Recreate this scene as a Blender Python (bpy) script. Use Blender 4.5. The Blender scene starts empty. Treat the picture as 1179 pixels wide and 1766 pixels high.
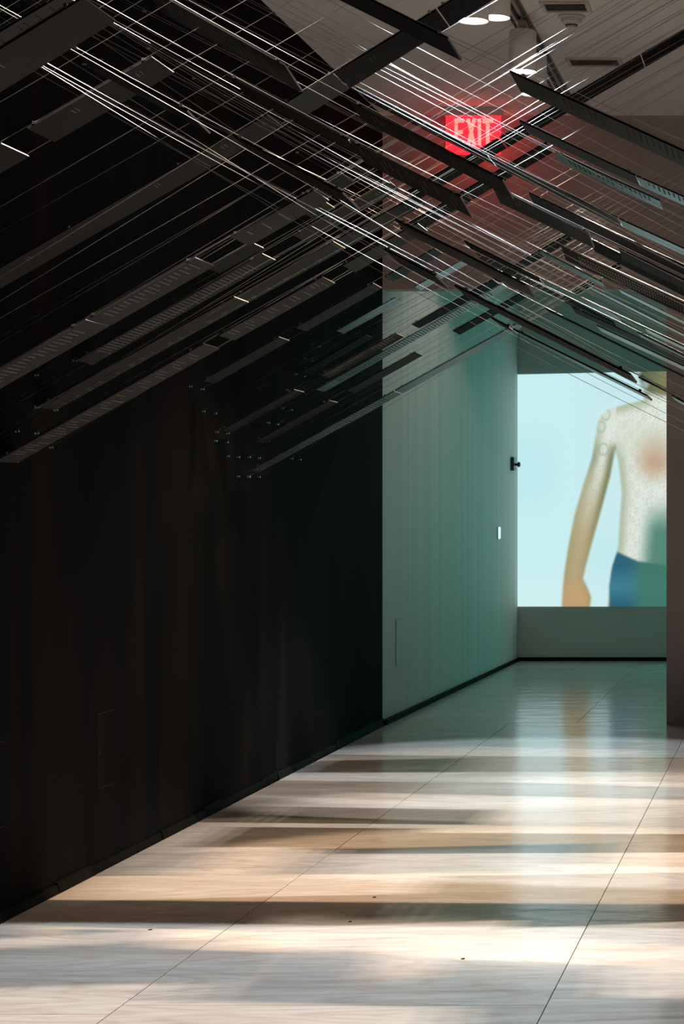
import bpy, math, random
from mathutils import Vector
random.seed(11)
SC = bpy.context.scene
COL = SC.collection

# ------------------------------------------------------------------ camera
# photograph taken as 1179 x 1766; level camera looking along the gallery (+Y), lens shifted left
F = 3600.0            # focal length in image pixels
CX, CY = 1378.0, 883.0
HC = 1.42             # camera height
cam_d = bpy.data.cameras.new('camera')
cam = bpy.data.objects.new('camera', cam_d); COL.objects.link(cam)
cam.location = (0, 0, HC); cam.rotation_euler = (math.radians(90), 0, 0)
cam_d.sensor_fit = 'HORIZONTAL'; cam_d.sensor_width = 36.0
cam_d.lens = F / 1179.0 * 36.0
cam_d.shift_x = -(CX - 589.5) / 1179.0
cam_d.shift_y = 0.0
cam_d.clip_start = 0.05; cam_d.clip_end = 100
SC.camera = cam
# ------------------------------------------------------------------ world, exposure
w = bpy.data.worlds.new('dark_building'); SC.world = w; w.use_nodes = True
w.node_tree.nodes['Background'].inputs[0].default_value = (0.5, 0.45, 0.42, 1)
w.node_tree.nodes['Background'].inputs[1].default_value = 0.0
SC.view_settings.view_transform = 'Standard'; SC.view_settings.look = 'None'
SC.view_settings.exposure = 0.0; SC.view_settings.gamma = 1.0
SC.view_settings.use_curve_mapping = False
# ---- the ceiling lamps (x, y, lens height, cone half angle, relative power, colour); the lights are made in the lamp builder
TRACK_X = -1.47
WARM, COOL, NEUT = (1.0, 0.70, 0.45), (0.74, 0.88, 1.0), (1.0, 0.90, 0.81)
POWER = 1030.0
LAMPS = [(-1.470, 9.400, 3.63, 40, 0.079, WARM),
         (-1.470, 10.100, 3.81, 37, 0.069, WARM),
         (-1.470, 11.100, 3.76, 25, 0.275, NEUT),
         (-1.470, 11.550, 3.73, 25, 0.389, COOL),
         (-1.714, 5.296, 3.76, 30, 0.526, (1.0, 0.82, 0.66)),
         (-1.069, 6.819, 3.49, 32, 0.453, (0.84, 0.92, 1.0)),
         (-1.850, 7.870, 3.71, 24, 0.553, WARM),
         (-0.321, 8.900, 3.92, 35, 0.728, NEUT),
         (-1.50, 15.30, 3.80, 65, 0.030, NEUT)]

# ------------------------------------------------------------------ helpers
def lin(c):
    return tuple((v / 255 / 12.92) if v / 255 <= 0.04045 else ((v / 255 + 0.055) / 1.055) ** 2.4 for v in c)

def mesh_obj(name, verts, faces, mat=None, parent=None, loc=(0, 0, 0), smooth=False):
    me = bpy.data.meshes.new(name)
    me.from_pydata([tuple(v) for v in verts], [], faces)
    me.validate(); me.update()
    if mat: me.materials.append(mat)
    if smooth:
        for p in me.polygons: p.use_smooth = True
    o = bpy.data.objects.new(name, me); COL.objects.link(o)
    o.location = loc
    if parent: o.parent = parent
    return o

def share(name, me, parent=None, loc=(0, 0, 0)):
    o = bpy.data.objects.new(name, me); COL.objects.link(o); o.location = loc
    if parent: o.parent = parent
    return o

def empty(name, loc):
    o = bpy.data.objects.new(name, None); COL.objects.link(o); o.location = loc
    o.empty_display_size = 0.05
    return o

def tag(o, label=None, cat=None, group=None, kind=None):
    if label: o['label'] = label
    if cat: o['category'] = cat
    if group: o['group'] = group
    if kind: o['kind'] = kind
    return o

class MB:
    def __init__(self): self.v = []; self.f = []
    def add(self, vs, fs):
        b = len(self.v); self.v += [tuple(q) for q in vs]; self.f += [tuple(i + b for i in f) for f in fs]
    def box(self, x0, x1, y0, y1, z0, z1):
        self.add([(x0,y0,z0),(x1,y0,z0),(x1,y1,z0),(x0,y1,z0),(x0,y0,z1),(x1,y0,z1),(x1,y1,z1),(x0,y1,z1)],
                 [(0,3,2,1),(4,5,6,7),(0,1,5,4),(1,2,6,5),(2,3,7,6),(3,0,4,7)])
    def hexa(self, c):   # 8 corners: bottom 4 then top 4
        self.add(c, [(0,3,2,1),(4,5,6,7),(0,1,5,4),(1,2,6,5),(2,3,7,6),(3,0,4,7)])
    def lathe(self, prof, n=24, cx=0, cy=0, axis='z', cap=True):
        b = len(self.v)
        for r, h in prof:
            for i in range(n):
                a = 2 * math.pi * i / n
                if axis == 'z': self.v.append((cx + r * math.cos(a), cy + r * math.sin(a), h))
                elif axis == 'x': self.v.append((h, cx + r * math.cos(a), cy + r * math.sin(a)))
                else: self.v.append((cx + r * math.cos(a), h, cy + r * math.sin(a)))
        m = len(prof)
        for j in range(m - 1):
            for i in range(n):
                k = (i + 1) % n
                self.f.append((b + j*n + i, b + j*n + k, b + (j+1)*n + k, b + (j+1)*n + i))
        if cap:
            self.f.append(tuple(b + i for i in reversed(range(n))))
            self.f.append(tuple(b + (m-1)*n + i for i in range(n)))
    def prism(self, pts, y0, y1):   # polygon in x,z
        n = len(pts)
        self.add([(p[0], y0, p[1]) for p in pts] + [(p[0], y1, p[1]) for p in pts],
                 [tuple(range(n)), tuple(reversed(range(n, 2*n)))] +
                 [(i, i + n, (i+1) % n + n, (i+1) % n) for i in range(n)])
    def tube(self, pts, r, n=6):
        b = len(self.v)
        for j, p in enumerate(pts):
            p = Vector(p)
            d = (Vector(pts[min(j+1, len(pts)-1)]) - Vector(pts[max(j-1, 0)])).normalized()
            up = Vector((0, 1, 0)) if abs(d.y) < 0.9 else Vector((1, 0, 0))
            s = d.cross(up).normalized(); t = d.cross(s).normalized()
            for i in range(n):
                a = 2 * math.pi * i / n
                self.v.append(tuple(p + s * r * math.cos(a) + t * r * math.sin(a)))
        for j in range(len(pts) - 1):
            for i in range(n):
                k = (i + 1) % n
                self.f.append((b + j*n + i, b + j*n + k, b + (j+1)*n + k, b + (j+1)*n + i))
        self.f.append(tuple(b + i for i in reversed(range(n))))
        self.f.append(tuple(b + (len(pts)-1)*n + i for i in range(n)))
    def build(self, name, mat=None, parent=None, loc=(0, 0, 0), smooth=False):
        return mesh_obj(name, self.v, self.f, mat, parent, loc, smooth)

def W(px, py, D):      # a point seen at (px, py) that stands D metres down the gallery
    return Vector(((px - CX) * D / F, D, HC + (CY - py) * D / F))

# ------------------------------------------------------------------ materials
def new_mat(name):
    m = bpy.data.materials.new(name); m.use_nodes = True
    nt = m.node_tree; return m, nt, nt.nodes['Principled BSDF']

def plain(name, col, rough=0.5, metal=0.0, spec=0.5):
    m, nt, b = new_mat(name)
    b.inputs['Base Color'].default_value = (*col, 1); b.inputs['Roughness'].default_value = rough
    b.inputs['Metallic'].default_value = metal; b.inputs['Specular IOR Level'].default_value = spec
    return m

def emit(name, col, s):
    m, nt, b = new_mat(name)
    b.inputs['Base Color'].default_value = (*col, 1)
    b.inputs['Emission Color'].default_value = (*col, 1); b.inputs['Emission Strength'].default_value = s
    return m

def noise_mat(name, c1, c2, scale=(1, 1, 1), nscale=4.0, rough=0.6, detail=4, bump=0.0, spec=0.5, lo=0.35, hi=0.65, c3=None):
    m, nt, b = new_mat(name); N = nt.nodes; L = nt.links
    tc = N.new('ShaderNodeTexCoord'); mp = N.new('ShaderNodeMapping'); nz = N.new('ShaderNodeTexNoise')
    cr = N.new('ShaderNodeValToRGB')
    mp.inputs['Scale'].default_value = scale; nz.inputs['Scale'].default_value = nscale; nz.inputs['Detail'].default_value = detail
    cr.color_ramp.elements[0].position = lo; cr.color_ramp.elements[1].position = hi
    cr.color_ramp.elements[0].color = (*c1, 1); cr.color_ramp.elements[1].color = (*c2, 1)
    if c3:
        e = cr.color_ramp.elements.new((lo + hi) / 2); e.color = (*c3, 1)
    L.new(tc.outputs['Object'], mp.inputs[0]); L.new(mp.outputs[0], nz.inputs['Vector'])
    L.new(nz.outputs['Fac'], cr.inputs[0]); L.new(cr.outputs[0], b.inputs['Base Color'])
    b.inputs['Roughness'].default_value = rough; b.inputs['Specular IOR Level'].default_value = spec
    if bump:
        bp = N.new('ShaderNodeBump'); bp.inputs['Strength'].default_value = bump; bp.inputs['Distance'].default_value = 0.02
        L.new(nz.outputs['Fac'], bp.inputs['Height']); L.new(bp.outputs[0], b.inputs['Normal'])
    return m

M = {}
M['dark_wall'] = noise_mat('streaky black paint', (0.0055, 0.0055, 0.0095), (0.0150, 0.0108, 0.0098), (1, 2.2, 0.10), 2.2, 0.9, 6,
                           spec=0.04, lo=0.3, hi=0.7, c3=(0.0095, 0.0082, 0.0092))
M['white_wall'] = noise_mat('off white wall paint', (0.62, 0.60, 0.57), (0.70, 0.68, 0.65), (1, 3.0, 0.05), 2.5, 0.6, 5, spec=0.25)
M['cross_wall'] = noise_mat('warm grey wall paint', (0.40, 0.34, 0.32), (0.43, 0.37, 0.345), (1, 1, 1), 1.5, 0.7)
M['end_wall'] = noise_mat('end wall paint', (0.55, 0.55, 0.52), (0.58, 0.58, 0.55), (1, 1, 1), 1.5, 0.7)
M['ceiling'] = noise_mat('ceiling paint', (0.80, 0.77, 0.75), (0.83, 0.80, 0.78), (1, 1, 1), 1.0, 0.8)
M['side_wall'] = noise_mat('dim grey wall paint', (0.06, 0.055, 0.05), (0.07, 0.065, 0.06), (1, 1, 1), 2, 0.8)
M['gap'] = plain('dark joint', (0.012, 0.009, 0.007), 0.9)
M['base'] = noise_mat('black foot strip', (0.004, 0.0035, 0.003), (0.009, 0.007, 0.005), (1, 4, 4), 6, 0.8, spec=0.1)
M['steel'] = plain('bright steel wire', (0.58, 0.575, 0.56), 0.36, 1.0)
M['clip'] = plain('steel clip', (0.75, 0.74, 0.72), 0.3, 1.0)
M['lit_edge'] = plain('lit plate edge', (0.5, 0.5, 0.5), 0.4)  # pale colour stands in for light caught by the plate ends
M['charcoal'] = noise_mat('charcoal plate', (0.020, 0.0195, 0.018), (0.025, 0.0245, 0.0225), (1, 1, 1), 6, 0.6, 3, spec=0.08)
M['slate'] = noise_mat('slate plate', (0.011, 0.012, 0.0135), (0.015, 0.0165, 0.0175), (1, 1, 1), 6, 0.5, 3, spec=0.10)
M['black'] = noise_mat('black plate', (0.004, 0.004, 0.0045), (0.006, 0.006, 0.0065), (1, 1, 1), 6, 0.6, 3, spec=0.05)
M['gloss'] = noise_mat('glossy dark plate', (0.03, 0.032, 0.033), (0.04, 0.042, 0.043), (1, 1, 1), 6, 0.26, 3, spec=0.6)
M['gloss'].node_tree.nodes['Principled BSDF'].inputs['Specular Tint'].default_value = (0.40, 1.0, 0.88, 1)  # teal of the reflected projection put into the plate sheen
M['ink'] = plain('pale grey lettering', (0.19, 0.19, 0.18), 0.6, 0.0, 0.2)
M['ink_dim'] = plain('dim grey lettering', (0.055, 0.056, 0.056), 0.7, 0.0, 0.1)
M['lamp_body'] = plain('grey lamp housing', (0.92, 0.89, 0.86), 0.5)
M['lamp_in'] = plain('lamp inside', (0.75, 0.73, 0.68), 0.4)
M['duct'] = plain('dim duct grey', (0.30, 0.28, 0.27), 0.8)
M['rail'] = plain('track rail', (0.03, 0.03, 0.03), 0.5)
M['rail_pale'] = plain('pale track rail', (0.40, 0.38, 0.36), 0.5)
M['white_plastic'] = plain('white plastic', (0.62, 0.59, 0.56), 0.5)
M['bright_plastic'] = plain('bright white plastic', (0.85, 0.86, 0.85), 0.4)
M['dark_plastic'] = plain('dark plastic', (0.05, 0.055, 0.055), 0.4)
M['exit_red'] = emit('exit sign red', (1.0, 0.012, 0.022), 2.8)
M['exit_letter'] = emit('exit letters', (1.0, 0.28, 0.24), 1.4)

def ply_mat():
    m, nt, b = new_mat('varnished plywood'); N = nt.nodes; L = nt.links
    tc = N.new('ShaderNodeTexCoord'); oi = N.new('ShaderNodeObjectInfo')
    add = N.new('ShaderNodeVectorMath'); add.operation = 'ADD'
    mul = N.new('ShaderNodeVectorMath'); mul.operation = 'SCALE'
    comb = N.new('ShaderNodeCombineXYZ')
    L.new(oi.outputs['Random'], comb.inputs[0]); L.new(oi.outputs['Random'], comb.inputs[1])
    L.new(comb.outputs[0], mul.inputs[0]); mul.inputs['Scale'].default_value = 17.0
    L.new(tc.outputs['Object'], add.inputs[0]); L.new(mul.outputs[0], add.inputs[1])
    mp = N.new('ShaderNodeMapping'); mp.inputs['Scale'].default_value = (0.55, 2.6, 1)
    L.new(add.outputs[0], mp.inputs[0])
    n1 = N.new('ShaderNodeTexNoise'); n1.inputs['Scale'].default_value = 1.6; n1.inputs['Detail'].default_value = 3
    L.new(mp.outputs[0], n1.inputs['Vector'])
    # cathedral rings : contour lines of a smooth noise
    mm = N.new('ShaderNodeMath'); mm.operation = 'MULTIPLY'; mm.inputs[1].default_value = 38.0
    sn = N.new('ShaderNodeMath'); sn.operation = 'SINE'
    n0 = N.new('ShaderNodeTexNoise'); n0.inputs['Scale'].default_value = 1.3; n0.inputs['Detail'].default_value = 1.5
    L.new(mp.outputs[0], n0.inputs['Vector'])
    L.new(n0.outputs['Fac'], mm.inputs[0]); L.new(mm.outputs[0], sn.inputs[0])
    pw = N.new('ShaderNodeMath'); pw.operation = 'POWER'; pw.use_clamp = True
    ab = N.new('ShaderNodeMath'); ab.operation = 'ABSOLUTE'; L.new(sn.outputs[0], ab.inputs[0])
    L.new(ab.outputs[0], pw.inputs[0]); pw.inputs[1].default_value = 9.0
    cr = N.new('ShaderNodeValToRGB')
    cr.color_ramp.elements[0].position = 0.3; cr.color_ramp.elements[1].position = 0.7
    cr.color_ramp.elements[0].color = (0.60, 0.54, 0.49, 1); cr.color_ramp.elements[1].color = (0.72, 0.675, 0.63, 1)
    L.new(n1.outputs['Fac'], cr.inputs[0])
    mix = N.new('ShaderNodeMix'); mix.data_type = 'RGBA'; mix.blend_type = 'MULTIPLY'
    sc = N.new('ShaderNodeMath'); sc.operation = 'MULTIPLY'; sc.inputs[1].default_value = 0.30
    L.new(pw.outputs[0], sc.inputs[0]); L.new(sc.outputs[0], mix.inputs['Factor'])
    L.new(cr.outputs[0], mix.inputs['A']); mix.inputs['B'].default_value = (0.70, 0.58, 0.48, 1)
    # fine specks and scratches
    n2 = N.new('ShaderNodeTexNoise'); n2.inputs['Scale'].default_value = 26; n2.inputs['Detail'].default_value = 5
    mp2 = N.new('ShaderNodeMapping'); mp2.inputs['Scale'].default_value = (0.25, 1.4, 1)
    L.new(add.outputs[0], mp2.inputs[0]); L.new(mp2.outputs[0], n2.inputs['Vector'])
    cr2 = N.new('ShaderNodeValToRGB'); cr2.color_ramp.elements[0].position = 0.3; cr2.color_ramp.elements[1].position = 0.55
    cr2.color_ramp.elements[0].color = (0.78, 0.76, 0.74, 1); cr2.color_ramp.elements[1].color = (1, 1, 1, 1)
    L.new(n2.outputs['Fac'], cr2.inputs[0])
    mix2 = N.new('ShaderNodeMix'); mix2.data_type = 'RGBA'; mix2.blend_type = 'MULTIPLY'; mix2.inputs['Factor'].default_value = 0.6
    L.new(mix.outputs['Result'], mix2.inputs['A']); L.new(cr2.outputs[0], mix2.inputs['B'])
    L.new(mix2.outputs['Result'], b.inputs['Base Color'])
    n3 = N.new('ShaderNodeTexNoise'); n3.inputs['Scale'].default_value = 3.2; n3.inputs['Detail'].default_value = 3
    mp3 = N.new('ShaderNodeMapping'); mp3.inputs['Scale'].default_value = (0.9, 1.5, 1)
    L.new(add.outputs[0], mp3.inputs[0]); L.new(mp3.outputs[0], n3.inputs['Vector'])
    bp = N.new('ShaderNodeBump'); bp.inputs['Strength'].default_value = 0.20; bp.inputs['Distance'].default_value = 0.02
    L.new(n3.outputs['Fac'], bp.inputs['Height']); L.new(bp.outputs[0], b.inputs['Normal'])
    b.inputs['Roughness'].default_value = 0.16; b.inputs['Specular IOR Level'].default_value = 0.5
    return m
M['ply'] = ply_mat()

# ------------------------------------------------------------------ the room
XL = -2.775            # left wall face
XR = 0.50              # right wall face (outside the picture)
YB, YC, YC2, YE = -1.6, 13.90, 14.05, 19.90
HCEIL = 4.06
XJ, HHEAD = -0.885, 2.905    # opening in the cross wall: jamb and header
XFR = 2.2              # right wall of the far room

def struct(name, mb, mat, label):
    return tag(mb.build(name, mat), label, None, None, 'structure')

m = MB(); m.box(XL - 0.2, XL, YB, YC, 0, HCEIL); wl = struct('wall_left', m, M['dark_wall'], 'streaky black painted wall along the left')
m = MB()
m.add([(XL-0.2,YC,0),(XL,YC,0),(-2.685,YE,0),(XL-0.2,YE,0),(XL-0.2,YC,HCEIL),(XL,YC,HCEIL),(-2.685,YE,HCEIL),(XL-0.2,YE,HCEIL)],
      [(0,3,2,1),(4,5,6,7),(0,1,5,4),(1,2,6,5),(2,3,7,6),(3,0,4,7)])
struct('wall_far_left', m, M['white_wall'], 'off-white wall beyond the black wall, lit teal')
m = MB()
m.box(XL, XJ, YC, YC2, HHEAD, HCEIL); m.box(XJ, XFR, YC, YC2, 0, HCEIL)
struct('wall_cross', m, M['cross_wall'], 'warm grey header and jamb around the opening to the far room')
m = MB(); m.box(XL - 0.2, XFR + 0.1, YE, YE + 0.15, 0, HCEIL); struct('wall_back', m, M['end_wall'], 'end wall of the far room')
m = MB(); m.box(XR, XR + 0.12, YB, YC, 0, HCEIL); struct('wall_right', m, M['side_wall'], 'grey right wall outside the picture')
m = MB(); m.box(XFR, XFR + 0.12, YC2, YE, 0, HCEIL); struct('wall_far_right', m, M['side_wall'], 'right wall of the far room outside the picture')
m = MB(); m.box(XL - 0.2, XR + 0.12, YB - 0.12, YB, 0, HCEIL); struct('wall_front', m, M['side_wall'], 'wall behind the camera')
m = MB(); m.box(XL - 0.2, XFR + 0.12, YB - 0.12, YE + 0.15, HCEIL, HCEIL + 0.12); ceil = struct('ceiling', m, M['ceiling'], 'plain pale ceiling above the wires')
m = MB(); m.box(XL - 0.2, XFR + 0.12, YB - 0.12, YE + 0.15, -0.1, -0.016); flo = struct('floor', m, M['gap'], 'varnished plywood floor of large sheets')
# plywood sheets
def sheet(x0, x1, y0, y1):
    g = 0.0016
    m = MB(); m.box(x0 + g, x1 - g, y0 + g, y1 - g, -0.016, 0.0)
    c = ((x0 + x1) / 2, (y0 + y1) / 2, 0)
    m.v = [(a - c[0], b - c[1], cc) for a, b, cc in m.v]
    m.build('plywood_sheet', M['ply'], flo, c)
def column(x0, x1, off, ya, yb):
    y = off
    while y > ya: y -= 2.44
    while y < yb:
        a, b = max(y, ya), min(y + 2.44, yb)
        if b - a > 0.03: sheet(x0, x1, a, b)
        y += 2.44
YT = 14.03
column(XL + 0.02, -1.949, 5.90, YB, YT); column(-1.949, -0.728, 6.01, YB, YT); column(-0.728, 0.492, 7.25, YB, YT)
column(XL + 0.02, -1.5, 15.2, YT, YE); column(-1.5, -0.28, 16.4, YT, YE); column(-0.28, 0.94, 15.2, YT, YE); column(0.94, XFR, 16.4, YT, YE)
# dark foot strips; the left one is black in place of a shadow gap
m = MB(); y = YB
while y < YC:
    d = random.uniform(0.25, 0.9); b = min(y + d, YC)
    t = random.uniform(0.010, 0.026); h = random.uniform(0.030, 0.048)
    m.hexa([(XL, y, 0), (XL + t, y, 0), (XL + t, b, 0), (XL, b, 0), (XL, y, h), (XL + t * 0.5, y, h), (XL + t * 0.5, b, h), (XL, b, h)]); y = b
struct('gap_strip_left', m, M['base'], 'uneven black strip in place of the shadow gap under the black wall')
m = MB(); m.hexa([(XL, YC, 0), (XL + 0.03, YC, 0), (-2.665, YE, 0), (-2.69, YE, 0), (XL, YC, 0.035), (XL + 0.03, YC, 0.035), (-2.665, YE, 0.03), (-2.69, YE, 0.03)])
struct('baseboard_far_left', m, M['base'], 'dark strip along the foot of the off-white wall')
m = MB(); m.box(-2.7, XFR, YE - 0.015, YE, 0, 0.035); struct('baseboard_back', m, M['base'], 'dark strip along the foot of the end wall')

# ------------------------------------------------------------------ projected video on the end wall
def smooth(a, b, t):
    t = max(0.0, min(1.0, (t - a) / (b - a))); return t * t * (3 - 2 * t)
def mixc(a, b, t): return tuple(a[i] * (1 - t) + b[i] * t for i in range(3))
def poly_sd(pts, x, y):     # signed distance, negative inside
    d = 1e9; ins = False; n = len(pts); j = n - 1
    for i in range(n):
        xi, yi = pts[i]; xj, yj = pts[j]
        ex, ey = xj - xi, yj - yi; wx, wy = x - xi, y - yi
        t = max(0, min(1, (wx * ex + wy * ey) / (ex * ex + ey * ey + 1e-9)))
        d = min(d, (wx - ex * t) ** 2 + (wy - ey * t) ** 2)
        if (yi > y) != (yj > y) and x < (xj - xi) * (y - yi) / (yj - yi) + xi: ins = not ins
        j = i
    return -math.sqrt(d) if ins else math.sqrt(d)
# the figure's outline as it stands on the screen (in photograph pixels across the wall)
BODY = [(1110,690),(1080,697),(1048,706),(1032,722),(1028,745),(1020,790),(1004,840),(990,890),(980,940),(973,985),(970,1015),(968,1052),
        (1016,1052),(1019,1030),(1012,1012),(1005,998),(1010,975),(1022,930),(1036,880),(1052,820),(1060,775),(1066,795),(1072,850),(1068,900),
        (1066,940),(1062,958),(1054,985),(1048,1052),(1290,1052),(1285,985),(1272,955),(1270,900),(1276,830),(1282,790),(1300,850),(1330,930),(1350,1052),(1378,1052),
        (1370,960),(1350,850),(1322,750),(1300,715),(1262,700),(1228,690),(1225,640),(1112,638)]
JEANS = [(1052,1056),(1050,1010),(1056,975),(1064,952),(1100,968),(1170,978),(1240,968),(1274,952),(1286,985),(1292,1056)]
HEADP = [(1101,630),(1101,652),(1106,668),(1118,678),(1140,684),(1190,686),(1222,676),(1236,652),(1238,630)]
def screen_col(x, y):
    t = smooth(890, 1145, x)
    bg = mixc((198, 238, 240), (202, 234, 238), t)
    n = math.sin(x * 0.021 + 1.3) * math.sin(y * 0.017 + 0.4)
    bg = mixc(bg, (178, 226, 232), 0.30 * smooth(0.0, 0.9, n))
    bg = mixc(bg, (214, 240, 240), 0.5 * smooth(940, 1046, y))
    bg = mixc(bg, (10, 236, 220), smooth(1150, 1230, x))  # unseen part behind the jamb, made teal to colour the far room
    c = bg
    d = poly_sd(BODY, x, y)
    a = (1 - smooth(-3.0, 3.0, d)) * (1 - smooth(1165, 1235, x))
    if a > 0:
        edge = smooth(-22, 0, d)
        skin = mixc((222, 230, 222), (158, 170, 140), edge * 0.7)
        tex = math.sin(x * 0.55 + 2.2 * math.sin(y * 0.21)) * math.sin(y * 0.43 + 1.7 * math.sin(x * 0.30))
        skin = mixc(skin, (176, 180, 150), 0.40 * smooth(0.15, 0.95, tex))
        if x < 1062:      # arm, browner towards the hand
            skin = mixc(skin, (168, 146, 100), 0.75 * smooth(760, 960, y))
            skin = mixc(skin, (200, 158, 108), 0.6 * smooth(985, 1030, y))
            skin = mixc(skin, (222, 230, 220), 0.8 * (1 - smooth(700, 770, y)))
            skin = mixc(skin, (90, 96, 62), 0.6 * smooth(-16, -2, d) * smooth(1000, 1050, x) * smooth(755, 790, y))
        else:
            ch = math.hypot((x - 1130) / 44, (y - 788) / 52)
            skin = mixc(skin, (176, 122, 84), 0.62 * (1 - smooth(0.1, 1.15, ch)))
            skin = mixc(skin, (206, 214, 190), 0.4 * (1 - smooth(10, 45, abs(y - 760))))
            skin = mixc(skin, (70, 122, 106), 0.88 * smooth(1098, 1136, x + (y - 900) * 0.10) * smooth(850, 925, y))
        # ring shaped marks on the shoulder
        for rx, ry, rr in ((1044, 715, 9), (1036, 736, 9), (1040, 775, 10)):
            q = abs(math.hypot((x - rx) / 0.8, y - ry) - rr)
            skin = mixc(skin, (150, 176, 158), 0.55 * (1 - smooth(0.6, 3.2, q)))
        c = mixc(c, skin, a)
    dj = poly_sd(JEANS, x, y)
    aj = (1 - smooth(-2.5, 2.5, dj)) * (1 - smooth(1165, 1235, x))
    if aj > 0:
        jn = mixc((44, 98, 120), (60, 124, 146), smooth(970, 1010, y) * (1 - smooth(1010, 1046, y)))
        jn = mixc(jn, (66, 120, 104), 0.92 * smooth(1072, 1118, x))
        c = mixc(c, jn, aj)
    dh = poly_sd(HEADP, x, y)
    ah = (1 - smooth(-7, 4, dh)) * (1 - smooth(1165, 1235, x))
    if ah > 0:
        hd = mixc((84, 100, 74), (124, 126, 88), smooth(1105, 1145, x))
        hd = mixc(hd, (176, 200, 190), 0.7 * (1 - smooth(3, 9, math.hypot(x - 1113, (y - 662) * 0.8))))
        c = mixc(c, hd, ah)
    return c
SX0, SX1 = 889.5, 1604.0
NX, NY = 300, 170
verts, faces, cols = [], [], []
SD = YE - 0.004
for j in range(NY + 1):
    for i in range(NX + 1):
        x = SX0 + (SX1 - SX0) * i / NX
        ytop = 646.0 - (x - SX0) * 0.022
        yy = 1046 + (ytop - 1046) * j / NY
        verts.append(W(x, yy, SD)); c = lin(screen_col(x, yy)); k = 1 + 0.9 * smooth(1170, 1260, x); cols.append((c[0], c[1] * k, c[2] * k, 1))  # unseen side of the picture boosted to throw more teal light
for j in range(NY):
    for i in range(NX):
        a = j * (NX + 1) + i; faces.append((a, a + 1, a + NX + 2, a + NX + 1))
scr = mesh_obj('video_projection', verts, faces)
ca = scr.data.color_attributes.new('picture', 'FLOAT_COLOR', 'POINT')
ca.data.foreach_set('color', [v for c in cols for v in c])
mt, nt, b = new_mat('projected picture')
at = nt.nodes.new('ShaderNodeAttribute'); at.attribute_name = 'picture'
b.inputs['Base Color'].default_value = (0.02, 0.02, 0.02, 1); b.inputs['Roughness'].default_value = 0.9
hs = nt.nodes.new('ShaderNodeHueSaturation'); hs.inputs['Saturation'].default_value = 1.0
nt.links.new(at.outputs['Color'], hs.inputs['Color']); nt.links.new(hs.outputs[0], b.inputs['Emission Color'])
b.inputs['Emission Strength'].default_value = 1.0
scr.data.materials.append(mt)
tag(scr, 'large projected video of a bare-chested person in blue jeans on the end wall', 'projection')

# ------------------------------------------------------------------ wall fittings
def access_panel(y0, y1, z0, z1, label):
    c = (XL, (y0 + y1) / 2, z0)
    r = empty('access_panel', c); tag(r, label, 'access panel', 'access panels in the black wall')
    hw, h = (y1 - y0) / 2, z1 - z0
    m = MB(); g = 0.004
    m.box(0, 0.0025, -hw, -hw + g, 0, h); m.box(0, 0.0025, hw - g, hw, 0, h); m.box(0, 0.0025, -hw, hw, 0, g); m.box(0, 0.0025, -hw, hw, h - g, h)
    m.build('gap_frame', M['gap'], r)
    m = MB(); m.box(0, 0.004, -hw + g, hw - g, g, h - g); m.build('door', M['dark_wall'], r)
    m = MB(); m.lathe([(0.008, 0.004), (0.008, 0.007), (0.004, 0.008)], 12, -hw + 0.018, h * 0.48, 'x'); m.build('latch', M['gap'], r)
access_panel(8.243, 8.447, 0.322, 0.622, 'small black access panel flush in the black wall, wholly in view')
access_panel(7.10, 7.303, 0.322, 0.622, 'black access panel cut off by the left picture edge')
def wall_x(y): return XL + (y - YC) / (YE - YC) * (-2.685 - XL)
# small plate; a glow is added to its face to keep it bright white
yy = 18.75; x = wall_x(yy)
r = empty('wall_plate', (x, yy, 1.232)); tag(r, 'small white plate with a glowing face on the off-white wall', 'indicator')
m = MB(); m.box(0, 0.008, -0.075, 0.075, -0.058, 0.058); m.build('back_plate', M['bright_plastic'], r)
m = MB(); m.box(0.008, 0.011, -0.068, 0.068, -0.052, 0.052); m.build('glow_face', emit('glowing plate face', (0.80, 0.95, 0.92), 0.75), r)
# small bracket by the screen
yy = 19.55; x = wall_x(yy)
r = empty('wall_bracket', (x, yy, 1.87)); tag(r, 'small dark bracket high on the off-white wall beside the projection', 'bracket')
m = MB(); m.box(0, 0.03, -0.09, 0.06, -0.062, 0.062); m.build('back_plate', M['dark_plastic'], r)
m = MB(); m.lathe([(0.012, 0.03), (0.012, 0.05), (0.024, 0.055), (0.024, 0.072), (0.014, 0.078)], 14, 0, -0.005, 'x'); m.build('knob', M['dark_plastic'], r)
# faint access hatch in the white wall
yy = 14.45; x = wall_x(yy)
r = empty('wall_hatch', (x, yy, 0.37)); tag(r, 'faint off-white hatch low on the off-white wall', 'hatch')
m = MB(); m.box(-0.01, 0.003, -0.13, 0.13, 0, 0.31); m.build('door', M['white_wall'], r)
m = MB(); m.box(-0.01, 0.0015, -0.133, 0.133, -0.003, 0.313); m.build('gap_frame', M['duct'], r)

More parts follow.
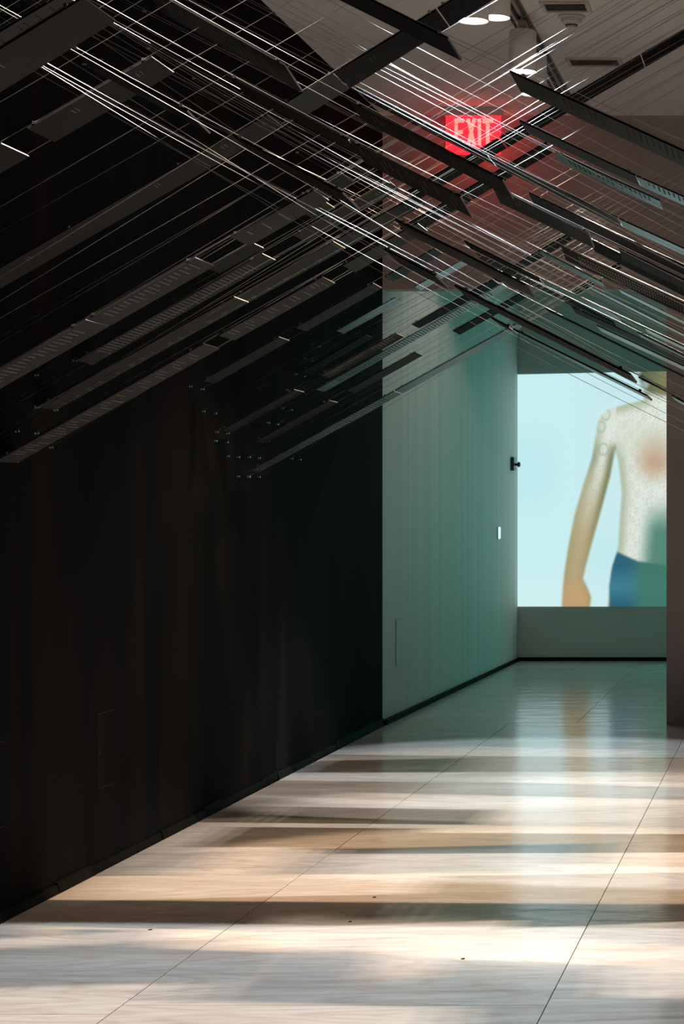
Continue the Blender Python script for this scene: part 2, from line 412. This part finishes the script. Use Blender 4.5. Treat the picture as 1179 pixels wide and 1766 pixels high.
# ------------------------------------------------------------------ ceiling fittings
# track
r = empty('lighting_track', (TRACK_X, 3.0, HCEIL)); tag(r, 'long ceiling track carrying the spot lamps', 'light track')
m = MB(); m.box(-0.030, 0.030, 0, 10.75, -0.012, 0); m.build('base_strip', M['rail_pale'], r)
for s in (-1, 1):
    m = MB(); m.box(s * 0.022 - 0.006, s * 0.022 + 0.006, 0, 10.7, -0.034, -0.012); m.build('rail', M['rail'], r)
m = MB(); m.box(-0.07, -0.062, 7.0, 10.4, -0.018, 0); m.build('conduit', M['rail'], r)
def lamp(x, y, zl, half, power, colr, label):
    drop = HCEIL - zl
    r = empty('spot_lamp', (x, y, HCEIL)); tag(r, label, 'lamp', 'spot lamps under the ceiling')
    z_top = -0.034 if x == TRACK_X else 0.0
    m = MB(); m.box(-0.02, 0.02, -0.05, 0.05, z_top - 0.03, z_top); m.build('mount', M['rail_pale'], r)
    if drop > 0.30:
        m = MB(); m.lathe([(0.009, -(drop - 0.20)), (0.009, z_top - 0.03)], 10); m.build('stem', M['rail_pale'], r)
    top, bot = -max(drop - 0.215, 0.065), -drop
    m = MB(); m.lathe([(0.066, top + 0.004), (0.0725, top - 0.004), (0.0725, bot), (0.069, bot), (0.069, bot + 0.02), (0.03, bot + 0.13)], 32, cap=True)
    h = m.build('housing', M['lamp_body'], r, smooth=False)
    for p in h.data.polygons: p.use_smooth = len(p.vertices) == 4
    m = MB(); m.lathe([(0.068, bot + 0.014), (0.068, bot + 0.006)], 32)
    m.build('lens', emit('lit lens', tuple(0.6 + 0.4 * c for c in colr), 9.0), r)
    for k in range(4):        # a short row of diodes across the lens
        ld = bpy.data.lights.new('diode', 'SPOT'); ld.energy = POWER * power / 4; ld.color = colr
        ld.spot_size = math.radians(2 * half); ld.spot_blend = 0.25; ld.shadow_soft_size = 0.008
        lo = bpy.data.objects.new('diode', ld); COL.objects.link(lo); lo.parent = r
        lo.location = (-0.05 + k * 0.0333, 0, bot - 0.004)
        if x < -1.8: lo.rotation_euler = (0, math.radians(-8), 0)      # turned a little away from the black wall
LL = {9.4: 'sliver of a cool lit lamp just left of the top lamp', 10.1: 'lit spot lamp nearest the top edge, partly hidden by the black plate',
      11.1: 'lit cylindrical spot lamp in front of the other, above the exit sign', 11.55: 'cool lit spot lamp behind the front cylinder, low at the plate tip'}
LL[15.3] = 'spot lamp in the far room, hidden by the header above the opening'
for x, y, zl, half, p, c in LAMPS:
    lamp(x, y, zl, half, p, c, LL.get(y, 'lit spot lamp hung from the ceiling above the picture'))
# smoke detector
D0 = F * (HCEIL - HC) / (883 - 27); x0 = (985 - CX) * D0 / F
r = empty('smoke_detector', (x0, D0, HCEIL)); tag(r, 'round white smoke detector on the ceiling below the vent', 'smoke detector')
m = MB(); m.lathe([(0.072, 0), (0.072, -0.012), (0.066, -0.016)], 32); m.build('base_ring', M['white_plastic'], r)
m = MB(); m.lathe([(0.058, -0.016), (0.052, -0.035), (0.036, -0.046), (0.034, -0.05)], 32); m.build('body', M['white_plastic'], r)
m = MB(); m.lathe([(0.033, -0.05), (0.033, -0.056)], 24); m.build('sensor_slot', M['rail'], r)
m = MB(); m.lathe([(0.030, -0.056), (0.030, -0.066), (0.018, -0.072)], 24); m.build('cap', M['white_plastic'], r)
# ceiling vents
def vent(px0, px1, py0, py1, label, slats=5):
    Da, Db = F * (HCEIL - HC) / (CY - py0), F * (HCEIL - HC) / (CY - py1)
    Da, Db = min(Da, Db), max(Da, Db); Dm = (Da + Db) / 2
    xa, xb = (px0 - CX) * Dm / F, (px1 - CX) * Dm / F
    cx = (xa + xb) / 2; hx, hy = (xb - xa) / 2, (Db - Da) / 2
    r = empty('ceiling_vent', (cx, Dm, HCEIL)); tag(r, label, 'vent', 'vents in the ceiling')
    e = 0.022
    m = MB()
    m.box(-hx - e, hx + e, -hy - e, -hy, -0.012, 0); m.box(-hx - e, hx + e, hy, hy + e, -0.012, 0)
    m.box(-hx - e, -hx, -hy, hy, -0.012, 0); m.box(hx, hx + e, -hy, hy, -0.012, 0)
    m.build('frame', M['white_plastic'], r)
    m = MB(); m.box(-hx, hx, -hy, hy, -0.002, 0); m.build('duct_opening', M['duct'], r)
    for k in range(slats):
        yk = -hy + (k + 0.5) * 2 * hy / slats
        m = MB(); m.hexa([(-hx, yk - 0.008, -0.010), (hx, yk - 0.008, -0.010), (hx, yk - 0.006, -0.010), (-hx, yk - 0.006, -0.010),
                          (-hx, yk + 0.006, -0.002), (hx, yk + 0.006, -0.002), (hx, yk + 0.008, -0.002), (-hx, yk + 0.008, -0.002)])
        m.build('slat', M['rail_pale'], r)
vent(940, 1010, 3, 17, 'rectangular grey ceiling vent at the top edge above the smoke detector')
vent(984, 1066, 100, 111, 'pale flat ceiling vent beside the black plate at the right')

# exit sign
DS = 13.62
r = empty('exit_sign', W(816, 197, DS)); tag(r, 'glowing red exit sign hanging at the ceiling behind the wires', 'exit sign')
x0, z0 = r.location.x, r.location.z
s = DS / F
top = HCEIL - z0
m = MB(); m.box(-0.19, 0.19, -0.03, 0.03, -0.012, top); m.build('canopy', M['white_plastic'], r)
m = MB(); m.box(-0.178, 0.178, -0.006, 0.006, -0.262, -0.012); m.build('red_pane', M['exit_red'], r)
def letter(ch, xa, xb, za, zb):
    m = MB(); wd = xb - xa; ht = zb - za; t = wd * 0.34 if ch != 'I' else wd; y0, y1 = -0.009, -0.0062
    if ch == 'E':
        m.box(xa, xa + t, y0, y1, za, zb)
        for f in (0, 0.5, 1):
            zc = za + f * (ht - 0.026); m.box(xa + t, xb if f != 0.5 else xb - wd * 0.12, y0, y1, zc, zc + 0.026)
    if ch == 'X':
        q = wd * 0.36
        m.prism([(xa, za), (xa + q, za), (xb, zb), (xb - q, zb)], y0, y1)
        m.prism([(xb - q, za), (xb, za), (xa + q, zb), (xa, zb)], y0 - 0.0005, y1)
    if ch == 'I': m.box(xa, xb, y0, y1, za, zb)
    if ch == 'T':
        m.box((xa + xb) / 2 - t / 2, (xa + xb) / 2 + t / 2, y0, y1, za, zb - 0.028); m.box(xa, xb, y0, y1, zb - 0.028, zb)
    m.build('letter_' + ch.lower(), M['exit_letter'], r)
lx = lambda z: (700 + z / 4.9125 - 816) * s
for ch, a, bb in (('E', 412, 492), ('X', 512, 594), ('I', 608, 636), ('T', 648, 738)):
    letter(ch, lx(a), lx(bb), -0.205, -0.030)

# ------------------------------------------------------------------ the hanging net: wires and text plates
clip_m = MB(); clip_m.lathe([(0.0042, -0.009), (0.0042, 0.009)], 8, axis='y'); CLIP = clip_m.build('clip', M['clip']); CLIPM = CLIP.data; bpy.data.objects.remove(CLIP)
pin_m = MB(); pin_m.lathe([(0.0045, 0), (0.0045, 0.003), (0.0025, 0.004), (0.0025, 0.010), (0.004, 0.011), (0.004, 0.014)], 8, axis='x'); PIN = pin_m.build('anchor_pin', M['clip']); PINM = PIN.data; bpy.data.objects.remove(PIN)
pin2 = MB(); pin2.v = [(-a, b2, c2) for a, b2, c2 in pin_m.v]; pin2.f = [tuple(reversed(f)) for f in pin_m.f]
PIN2 = pin2.build('anchor_pin', M['clip']); PINM2 = PIN2.data; bpy.data.objects.remove(PIN2)
RW = 0.0007

def line_fn(pts):
    """height in the picture as a function of px; straight for two points, a gentle sag through three"""
    if len(pts) == 2:
        (x0, y0), (x1, y1) = pts; mm = (y1 - y0) / (x1 - x0)
        return lambda x: y0 + mm * (x - x0)
    (x0, y0), (x1, y1), (x2, y2) = pts
    def q(x):
        return (y0 * (x-x1)*(x-x2)/((x0-x1)*(x0-x2)) + y1 * (x-x0)*(x-x2)/((x1-x0)*(x1-x2)) + y2 * (x-x0)*(x-x1)/((x2-x0)*(x2-x1)))
    s0 = (q(x0 + 1) - q(x0)); s2 = (q(x2) - q(x2 - 1))
    return lambda x: q(x) if x0 <= x <= x2 else (y0 + s0 * (x - x0) if x < x0 else y2 + s2 * (x - x2))

def wire(path, label, group, r=RW):
    """path: world points from the left wall to the right wall"""
    c = Vector(path[0])
    m = MB(); m.tube([Vector(p) - c for p in path], r, 6)
    o = m.build('steel_wire', M['steel'], None, c, True); tag(o, label, 'wire', group)
    share('anchor_pin', PINM, o, (0, 0, 0))
    share('anchor_pin', PINM2, o, tuple(Vector(path[-1]) - c))
    return o

def wire_path(fn, D, off=(0, 0, 0)):
    xa, xb = CX + F * XL / D, CX + F * XR / D
    xs = [xa + (xb - xa) * k / 24 for k in range(25)]
    p = [W(x, fn(x), D) + Vector(off) for x in xs]
    # straight wires need only two points
    d = (p[-1] - p[0])
    dev = max((p[0] + d * (k / 24) - p[k]).length for k in range(25))
    p = [p[0], p[-1]] if dev < 0.004 else p
    for q in p: q.z = min(q.z, HCEIL - 0.03)
    return p

def lettering(plate, N0, U, V, n, L, wd, style, rnd, ink):
    """rows of print on the underside; each row runs across the plate"""
    m = MB()
    def dash(u0, u1, v0, v1):
        P = lambda u, v: N0 + U * u + V * v + n * (-0.0011)
        Q = lambda u, v: N0 + U * u + V * v + n * (-0.0003)
        m.hexa([P(u0, v0), P(u1, v0), P(u1, v1), P(u0, v1), Q(u0, v0), Q(u1, v0), Q(u1, v1), Q(u0, v1)])
    def row(u, v0, v1, th):
        v = v0
        while v < v1:
            ww = rnd.uniform(0.006, 0.022); e = min(v + ww, v1)
            dash(u, u + th, v, e); v = e + 0.0035
    if style == 'list':
        u = 0.12 * L
        while u < 0.93 * L:
            row(u, 0.12 * wd, (0.40 + 0.3 * rnd.random()) * wd, 0.0035); u += 0.017
            if rnd.random() < 0.06: u += 0.05
    elif style == 'full':
        u = 0.10 * L
        while u < 0.92 * L:
            row(u, 0.10 * wd, (0.75 + 0.18 * rnd.random()) * wd, 0.004); u += 0.0165
    elif style == 'groups':
        u = 0.07 * L; k = 0
        while u < 0.95 * L:
            k += 1
            if k % 3: row(u, 0.12 * wd, (0.45 + 0.25 * rnd.random()) * wd, 0.003)
            else: row(u, 0.35 * wd, 0.9 * wd, 0.003)
            u += 0.016 if rnd.random() < 0.7 else 0.035
    elif style == 'pairs':
        u = 0.06 * L
        while u < 0.95 * L:
            row(u, 0.62 * wd, 0.92 * wd, 0.003)
            if rnd.random() < 0.6: row(u + 0.009, 0.66 * wd, 0.86 * wd, 0.003)
            u += rnd.uniform(0.045, 0.09)
    elif style == 'few':
        for f in (0.3, 0.82):
            for k in range(2): row(f * L + k * 0.012, 0.22 * wd, 0.42 * wd, 0.003)
    elif style == 'big':
        u = 0.15 * L
        while u < 0.7 * L:
            row(u, 0.15 * wd, (0.45 + 0.45 * rnd.random()) * wd, 0.004); u += rnd.uniform(0.03, 0.06)
    elif style == 'dots':
        u = 0.10 * L
        while u < 0.97 * L:
            for v in (0.2, 0.42, 0.64): dash(u, u + 0.006, v * wd, (v + 0.13) * wd)
            u += 0.014
    if m.v: tag(m.build('printed_lettering', M[ink], plate), kind='stuff')

def plate(fn, D, xa, xb, tone, style, label, group, wd=0.2, dh=0.0, seed=0):
    """a text plate hung between the near wire (at depth D) and the far wire (D + wd)"""
    rnd = random.Random(seed)
    A, B = W(xa, fn(xa), D), W(xb, fn(xb), D)
    C = A.copy()
    U = (B - A); L = U.length; U.normalize()
    Vv = Vector((0, wd, -dh)); wl = Vv.length; V = Vv.normalized()
    n = U.cross(V).normalized()
    if n.z < 0: n = -n
    t = 0.005
    c = [Vector((0, 0, 0)), U * L, U * L + V * wl, V * wl]
    mb = MB(); mb.hexa([q for q in c] + [q + n * t for q in c])
    o = mb.build('text_plate', M[tone], None, C); tag(o, label, 'text plate', group)
    o.data.materials.append(M['lit_edge'])
    # cut ends coloured pale, as if catching the light
    for p in o.data.polygons:
        if abs(p.normal.dot(U)) > 0.9: p.material_index = 1
    lettering(o, Vector((0, 0, 0)), U, V, n, L, wl, style, rnd, 'ink' if tone == 'charcoal' else 'ink_dim')
    k = max(2, int(L / 0.45) + 1)
    for i in range(k):
        u = L * (0.06 + 0.88 * i / (k - 1))
        share('clip', CLIPM, o, tuple(U * u + n * 0.0065 + V * 0.004))
        share('clip', CLIPM, o, tuple(U * u + n * 0.0065 + V * (wl - 0.004)))
    return o

ORD = ['first', 'second', 'third', 'fourth']
def row_A(name, pts, D, plates, wires=2):
    fn = line_fn(pts)
    for i, (xa, xb, tone, style) in enumerate(plates):
        pos = ('' if len(plates) == 1 else ' ' + ORD[i] + ' from left')
        look = {'charcoal': 'charcoal', 'slate': 'slate grey', 'black': 'black', 'gloss': 'glossy dark'}[tone]
        txt = '' if style == 'none' else ' printed'
        plate(fn, D, xa, xb, tone, style, f'{look}{txt} rising plate,{pos} {name}', 'text plates rising to the right', seed=int(xa * 7 + D * 100))
    if wires:
        wire(wire_path(fn, D, (0, 0.004, 0.0095)), f'near edge wire, rising row {name}', 'wires rising to the right')
        if wires > 1: wire(wire_path(fn, D, (0, 0.196, 0.0095)), f'far edge wire, rising row {name}', 'wires rising to the right')

def mline(x, y, sl): return [(x, y), (x + 100, y + 100 * sl)]

# --- rows rising to the right, anchored low on the black wall
row_A('behind the nearest top left plate', mline(0, 56, -0.60), 4.60, [(-330, 110, 'slate', 'groups')])
row_A('nearest in the top left corner', mline(0, 85.5, -0.615), 4.25, [(-330, 144.5, 'charcoal', 'big')])
row_A('below the top left corner', mline(0, 250, -0.5775), 5.60, [(-240, 3, 'charcoal', 'few'), (48, 262, 'charcoal', 'few')])
row_A('crossing the left edge a quarter down', mline(0, 463, -0.574), 6.72, [(-95, 334, 'charcoal', 'few'), (336, 461, 'charcoal', 'few')])
row_A('of long lists at mid left', mline(0, 637.8, -0.572), 6.10, [(-200, 149, 'charcoal', 'list'), (150.5, 337, 'charcoal', 'list'), (399, 541, 'charcoal', 'big')])
row_A('just under the crossing bar', mline(588.5, 298.7, -0.59), 6.92, [(520, 588.5, 'charcoal', 'none')])
row_A('hidden behind the long lists', mline(411, 427, -0.565), 7.38, [(352, 430, 'slate', 'list'), (520, 556, 'slate', 'none')])
row_A('from the wall beneath the long lists', mline(124, 626, -0.5705), 7.97, [(131, 453, 'charcoal', 'full'), (508, 672, 'charcoal', 'few')])
row_A('second lowest on the left', mline(59, 705, -0.558), 7.57, [(63, 404, 'charcoal', 'pairs'), (406, 575, 'charcoal', 'pairs'), (577, 717, 'charcoal', 'few')])
row_A('lowest on the left', mline(-11, 797.9, -0.564), 7.19, [(-8, 351, 'charcoal', 'groups'), (377, 556, 'charcoal', 'groups'), (591, 720, 'charcoal', 'none')])
row_A('between the two lowest left rows', mline(25, 748, -0.56), 7.384, [])
row_A('unladen at the left edge', mline(0, 717, -0.57), 6.99, [])
row_A('of dotted print above the wall pins', mline(326, 670, -0.57), 9.49, [(349, 481, 'slate', 'dots'), (510, 643.6, 'slate', 'list'), (664, 750, 'slate', 'few')])
row_A('unladen under the dotted print', mline(348, 713, -0.558), 9.70, [])
row_A('running into the dark end plate', mline(368, 750, -0.555), 9.92, [(381, 507.6, 'slate', 'full'), (553, 683, 'charcoal', 'list'), (710, 850, 'black', 'few')])
row_A('second lowest beside the off-white wall', mline(390, 790, -0.559), 10.11, [(440, 567, 'slate', 'list'), (598, 716, 'slate', 'none'), (781, 900, 'black', 'few')])
row_A('unladen above the lowest row', mline(426, 792, -0.556), 10.50, [])
row_A('lowest in front of the off-white wall', mline(408, 825, -0.5518), 10.30, [(430, 679, 'gloss', 'full'), (681, 890, 'gloss', 'none')])
row_A('highest by the end of the black wall', mline(535, 596, -0.563), 11.85, [(580, 682, 'gloss', 'none'), (715, 800, 'gloss', 'none')])
row_A('unladen near the end of the black wall', mline(522, 621, -0.565), 11.67, [])
row_A('near the end of the black wall', mline(508, 648, -0.578), 11.48, [(522, 630, 'black', 'pairs')])
row_A('unladen below the dark plates', mline(492, 675, -0.565), 11.27, [])
row_A('with the long hatched plate', mline(486, 706, -0.57), 11.18, [(545, 866, 'gloss', 'full')])
row_A('unladen under the hatched plate', mline(460, 732, -0.556), 10.88, [])
row_A('unladen low under the hatched plate', mline(443, 762, -0.556), 10.69, [])
# the black plates higher up
row_A('of wide black plates across the top', mline(620, 99.7, -0.619), 5.69, [(490, 575, 'slate', 'none'), (577, 753, 'black', 'few'), (755, 930, 'black', 'none')])
row_A('reaching the right edge', mline(1179, 52.6, -0.585), 7.58, [(700, 860, 'black', 'none'), (862, 1104, 'black', 'few'), (1106, 1260, 'black', 'none')])
row_A('of black plates under the exit sign', mline(942.5, 245.8, -0.592), 7.53, [(690, 799, 'black', 'groups'), (801, 942.5, 'black', 'groups')])
row_A('of dark plates right of centre', mline(978.8, 404, -0.59), 9.90, [(850, 978.8, 'black', 'groups')])
row_A('with a short plate at the screen top', mline(1022, 481, -0.60), 11.38, [(970, 1022, 'black', 'none')])
row_A('with a stub plate right of the dotted bar', mline(1066, 454, -0.58), 10.5, [(1042, 1067, 'black', 'none')])

# --- single wires rising to the right (measured where they cross the exit sign and beyond)
def wire_A(x, y, sl, K=1.95, lab=0):
    y1378 = y + sl * (CX - x); D = F * K / (CY - y1378)
    labs = ['thin bright wire rising to the right in the strands before the exit sign',
            'thin dim wire rising to the right in front of the black wall',
            'thin pale wire rising to the right across the ceiling at the right']
    grp = ['rising strands before the exit sign', 'rising wires on the black wall', 'rising wires at the right'][lab]
    wire(wire_path(line_fn(mline(x, y, sl)), D), labs[lab], grp)
for x, y, sl, K in [(715,206,-.602,2.0),(729.5,213,-.615,1.95),(733.6,215,-.585,2.05),(776,237,-.603,2.0),(804,250,-.62,1.95),(828,262,-.60,1.9)]:
    wire_A(x, y, sl, K)
for x, y, sl, K in [(780,123.4,-.60,1.9)]:
    wire_A(x, y, sl, K, 2)
for x, y, sl, K in [(0,20,-.60,2.1),(0,43,-.60,2.05),(0,176,-.588,2.0),(0,357,-.585,2.1),(0,400,-.575,2.2),(0,549,-.575,1.85),(0,581,-.58,1.9)]:
    wire_A(x, y, sl, K, 1)

# --- rows falling to the right
def row_B(name, pts, D, tv, plates, wires=1, wd=0.2):
    fn = line_fn(pts)
    for i, (xa, xb, tone, style) in enumerate(plates):
        xm = min(max((xa + xb) / 2, pts[0][0]), pts[-1][0])
        sl = (fn(xb) - fn(xa)) / (xb - xa); y1378 = fn((xa + xb) / 2) + sl * (CX - (xa + xb) / 2)
        t = tv[i] if isinstance(tv, (list, tuple)) else tv
        dh = (t - wd * (CY - y1378) / D) * D / F
        dh = max(-0.12, min(0.12, dh))
        pos = ('' if len(plates) == 1 else ' ' + ORD[i] + ' from left')
        look = {'charcoal': 'charcoal', 'slate': 'slate grey', 'black': 'black', 'gloss': 'glossy dark'}[tone]
        txt = '' if style == 'none' else ' printed'
        plate(fn, D, xa, xb, tone, style, f'{look}{txt} falling plate,{pos} {name}', 'text plates falling to the right', wd, dh, seed=int(xa * 5 + D * 90))
    if wires:
        t = tv[0] if isinstance(tv, (list, tuple)) else tv
        wire(wire_path(fn, D, (0, 0.004, 0.0095)), f'near edge wire, falling row {name}', 'wires falling to the right')
        if plates and wires > 1:
            wire(wire_path(fn, D, (0, 0.196, -dh + 0.0095)), f'far edge wire, falling row {name}', 'wires falling to the right')

row_B('high at the right edge, its tip at the lamp', [(878,124),(1030,195),(1179,263)], 5.0, 26, [(878, 1250, 'slate', 'list')])
row_B('from the tip right of the exit sign', [(501,0),(895,209),(1179,341)], 6.45, 14, [(895, 1095, 'slate', 'none'), (1097, 1250, 'gloss', 'list')])
row_B('short, ending before the right edge', [(478,0),(956,263),(1137,347)], 6.81, 13, [(956, 1137, 'gloss', 'list')])
row_B('close under the exit sign', [(613,153),(863,280),(1179,430)], 6.90, 11, [(613, 840, 'black', 'none'), (842, 1064, 'slate', 'few'), (1066, 1250, 'gloss', 'none')])
row_B('from top edge to below the exit sign', [(290,0),(548,144.5),(866,311)], 5.49, [30, 24], [(240, 490, 'slate', 'full'), (600, 866, 'black', 'list')], 2)
row_B('crossing the top near the lamps', [(632,0),(700,34),(771,67)], 4.9, 27, [(500, 771, 'black', 'few')], 2)
row_B('ending blunt left of centre', [(220,35.6),(466,171),(793,340)], 5.38, [16, 26], [(389, 600, 'black', 'none'), (602, 793, 'black', 'groups')], 2)
row_B('beginning near the top left corner', [(124,84.5),(460,265.7),(901,490)], 5.14, [18, 14, 14], [(115, 322, 'black', 'none'), (400, 590, 'black', 'none'), (680, 905, 'slate', 'none')])
row_B('under the bright double line', [(80,115),(667,433),(1084,646)], 5.07, [11, 9], [(662, 750, 'black', 'none'), (783, 1086, 'black', 'full')])
row_B('pale fronted right of centre', [(440,88),(911,333),(1179,460)], 8.29, 18, [(911, 1250, 'slate', 'groups')])
row_B('blunt and dark just right of centre', [(440,118),(850,322),(1014,401)], 7.26, 23, [(848, 1014, 'slate', 'list')])
row_B('starting beneath the pale fronted one', [(440,121),(1066,429),(1179,483)], 8.42, 16, [(1066, 1250, 'slate', 'groups')])
row_B('in the shade behind its neighbour', [(440,122),(1017,414),(1179,495)], 8.82, 16, [(1017, 1250, 'black', 'list')])
row_B('covered with rows of dotted print', [(440,165),(967,424.6),(1179,522)], 9.47, 21, [(967, 1250, 'charcoal', 'dots')])
row_B('thin and teal under the dotted plate', [(440,182),(928,431),(1037,487)], 8.88, 7, [(928, 1037, 'gloss', 'none')])
row_B('long and teal before the end wall', [(440,217),(779,405),(1064,545)], 9.14, 8, [(800, 930, 'black', 'none'), (932, 1064, 'gloss', 'none')])
row_B('long and dark before the end wall', [(440,225),(800,425),(1058,556)], 11.51, 9, [(820, 1058, 'slate', 'none')])
row_B('thick edged to the right edge', [(440,256),(985,529),(1179,620)], 11.47, 8, [(985, 1240, 'slate', 'none')])
row_B('bright teal underneath to the right edge', [(440,257),(1028,562),(1179,633)], 8.27, 6, [(1028, 1240, 'gloss', 'none')])
row_B('thin beside the jamb', [(440,256),(1098,574),(1179,614)], 8.08, 4, [(1098, 1240, 'gloss', 'none')])
row_B('highest short one beside the jamb', [(440,203),(1111,566),(1179,599)], 9.54, 5, [(1111, 1240, 'gloss', 'none')])
row_B('fine and straight before the end wall', [(440,192),(1014,493),(1179,577)], 11.33, 3.5, [(1014, 1240, 'gloss', 'none')])
row_B('teal and upper before the end wall', [(440,182),(1066,498),(1179,554)], 11.25, 5, [(1066, 1240, 'gloss', 'none')])
row_B('edge on above the projection', [(440,257),(901,513),(1179,651)], 8.85, 2, [(940, 1240, 'black', 'none')])
row_B('lowest, ending over the projection', [(440,312),(810,529),(1114,683)], 6.0, 4, [(845, 877, 'black', 'none'), (884, 1115, 'gloss', 'none')])
row_B('tiny at the lower right edge', [(440,308),(1157,683),(1179,695)], 6.2, 4, [(1157, 1240, 'gloss', 'none')])
row_B('hair thin over the dark head', [(440,309),(1100,651),(1145,673)], 6.4, 1.5, [(1100, 1175, 'black', 'none')])

# --- single wires falling to the right
def wire_B(pts, D, lab=0):
    labs = ['thin bright wire falling to the right in front of the black wall',
            'thin bright wire falling to the right across the ceiling and exit sign',
            'thin wire falling to the right across the projection']
    grp = ['falling wires on the black wall', 'falling strands before the exit sign', 'falling wires over the projection'][lab]
    wire(wire_path(line_fn(pts), D), labs[lab], grp)
for pts, D in [([(460,0),(632,90.6)], 6.7), ([(440,4),(623,96)], 6.85), ([(440,8),(617,100)], 6.6), ([(440,16),(609,106)], 6.75), ([(565,0),(680,61)], 6.65),
               ([(440,47),(582,122)], 6.7), ([(440,57),(573,127)], 6.8), ([(440,63),(567,130)], 6.62), ([(440,148),(640,250),(900,378)], 6.5),
               ([(440,185),(820,394),(1024,494)], 6.7), ([(440,190),(812,398),(1000,494)], 7.1)]:
    wire_B(pts, D, 1)
for pts, D in [([(192,19),(440,152)], 6.0), ([(200.5,36.6),(440,168)], 5.8), ([(220,57),(438,179),(720,325)], 5.9), ([(220,63),(415,180),(700,330)], 6.1), ([(220,75),(397,180),(690,338)], 6.3),
               ([(167,59),(297,128),(690,335)], 6.2), ([(480,234),(600,298)], 6.6),
               ([(80,117),(240,206),(667,436)], 5.45), ([(325,0),(460,73)], 5.8), ([(0,15),(35,35)], 5.0)]:
    wire_B(pts, D, 0)
for pts, D in [([(440,341),(840,571),(1099,704)], 5.6), ([(440,336),(760,511),(1130,704)], 6.2), ([(440,250),(930,545),(1150,655)], 6.9)]:
    wire_B(pts, D, 2)

# ------------------------------------------------------------------ small debris on the floor
DEB = [(645, 1548, 'black chip of debris on the pale floor near the middle'), (798, 1654, 'dark curl of debris at the lower right of the floor'),
       (259, 1604, 'tiny black chip on the floor at the lower left'), (603, 1590, 'tiny dark chip in the shaded floor band')]
for px, py, lab in DEB:
    D = F * HC / (py - CY); p = Vector(((px - CX) * D / F, D, 0))
    m = MB(); a, b2 = 0.006, 0.004
    m.hexa([(-a, -b2, 0), (a * 0.7, -b2 * 1.3, 0), (a, b2, 0.0005), (-a * 0.6, b2 * 1.4, 0), (-a, -b2, 0.002), (a * 0.7, -b2 * 1.3, 0.0035), (a, b2, 0.003), (-a * 0.6, b2 * 1.4, 0.0022)])
    tag(m.build('floor_debris', M['gap'], None, p), lab, 'debris', 'bits of debris on the floor')
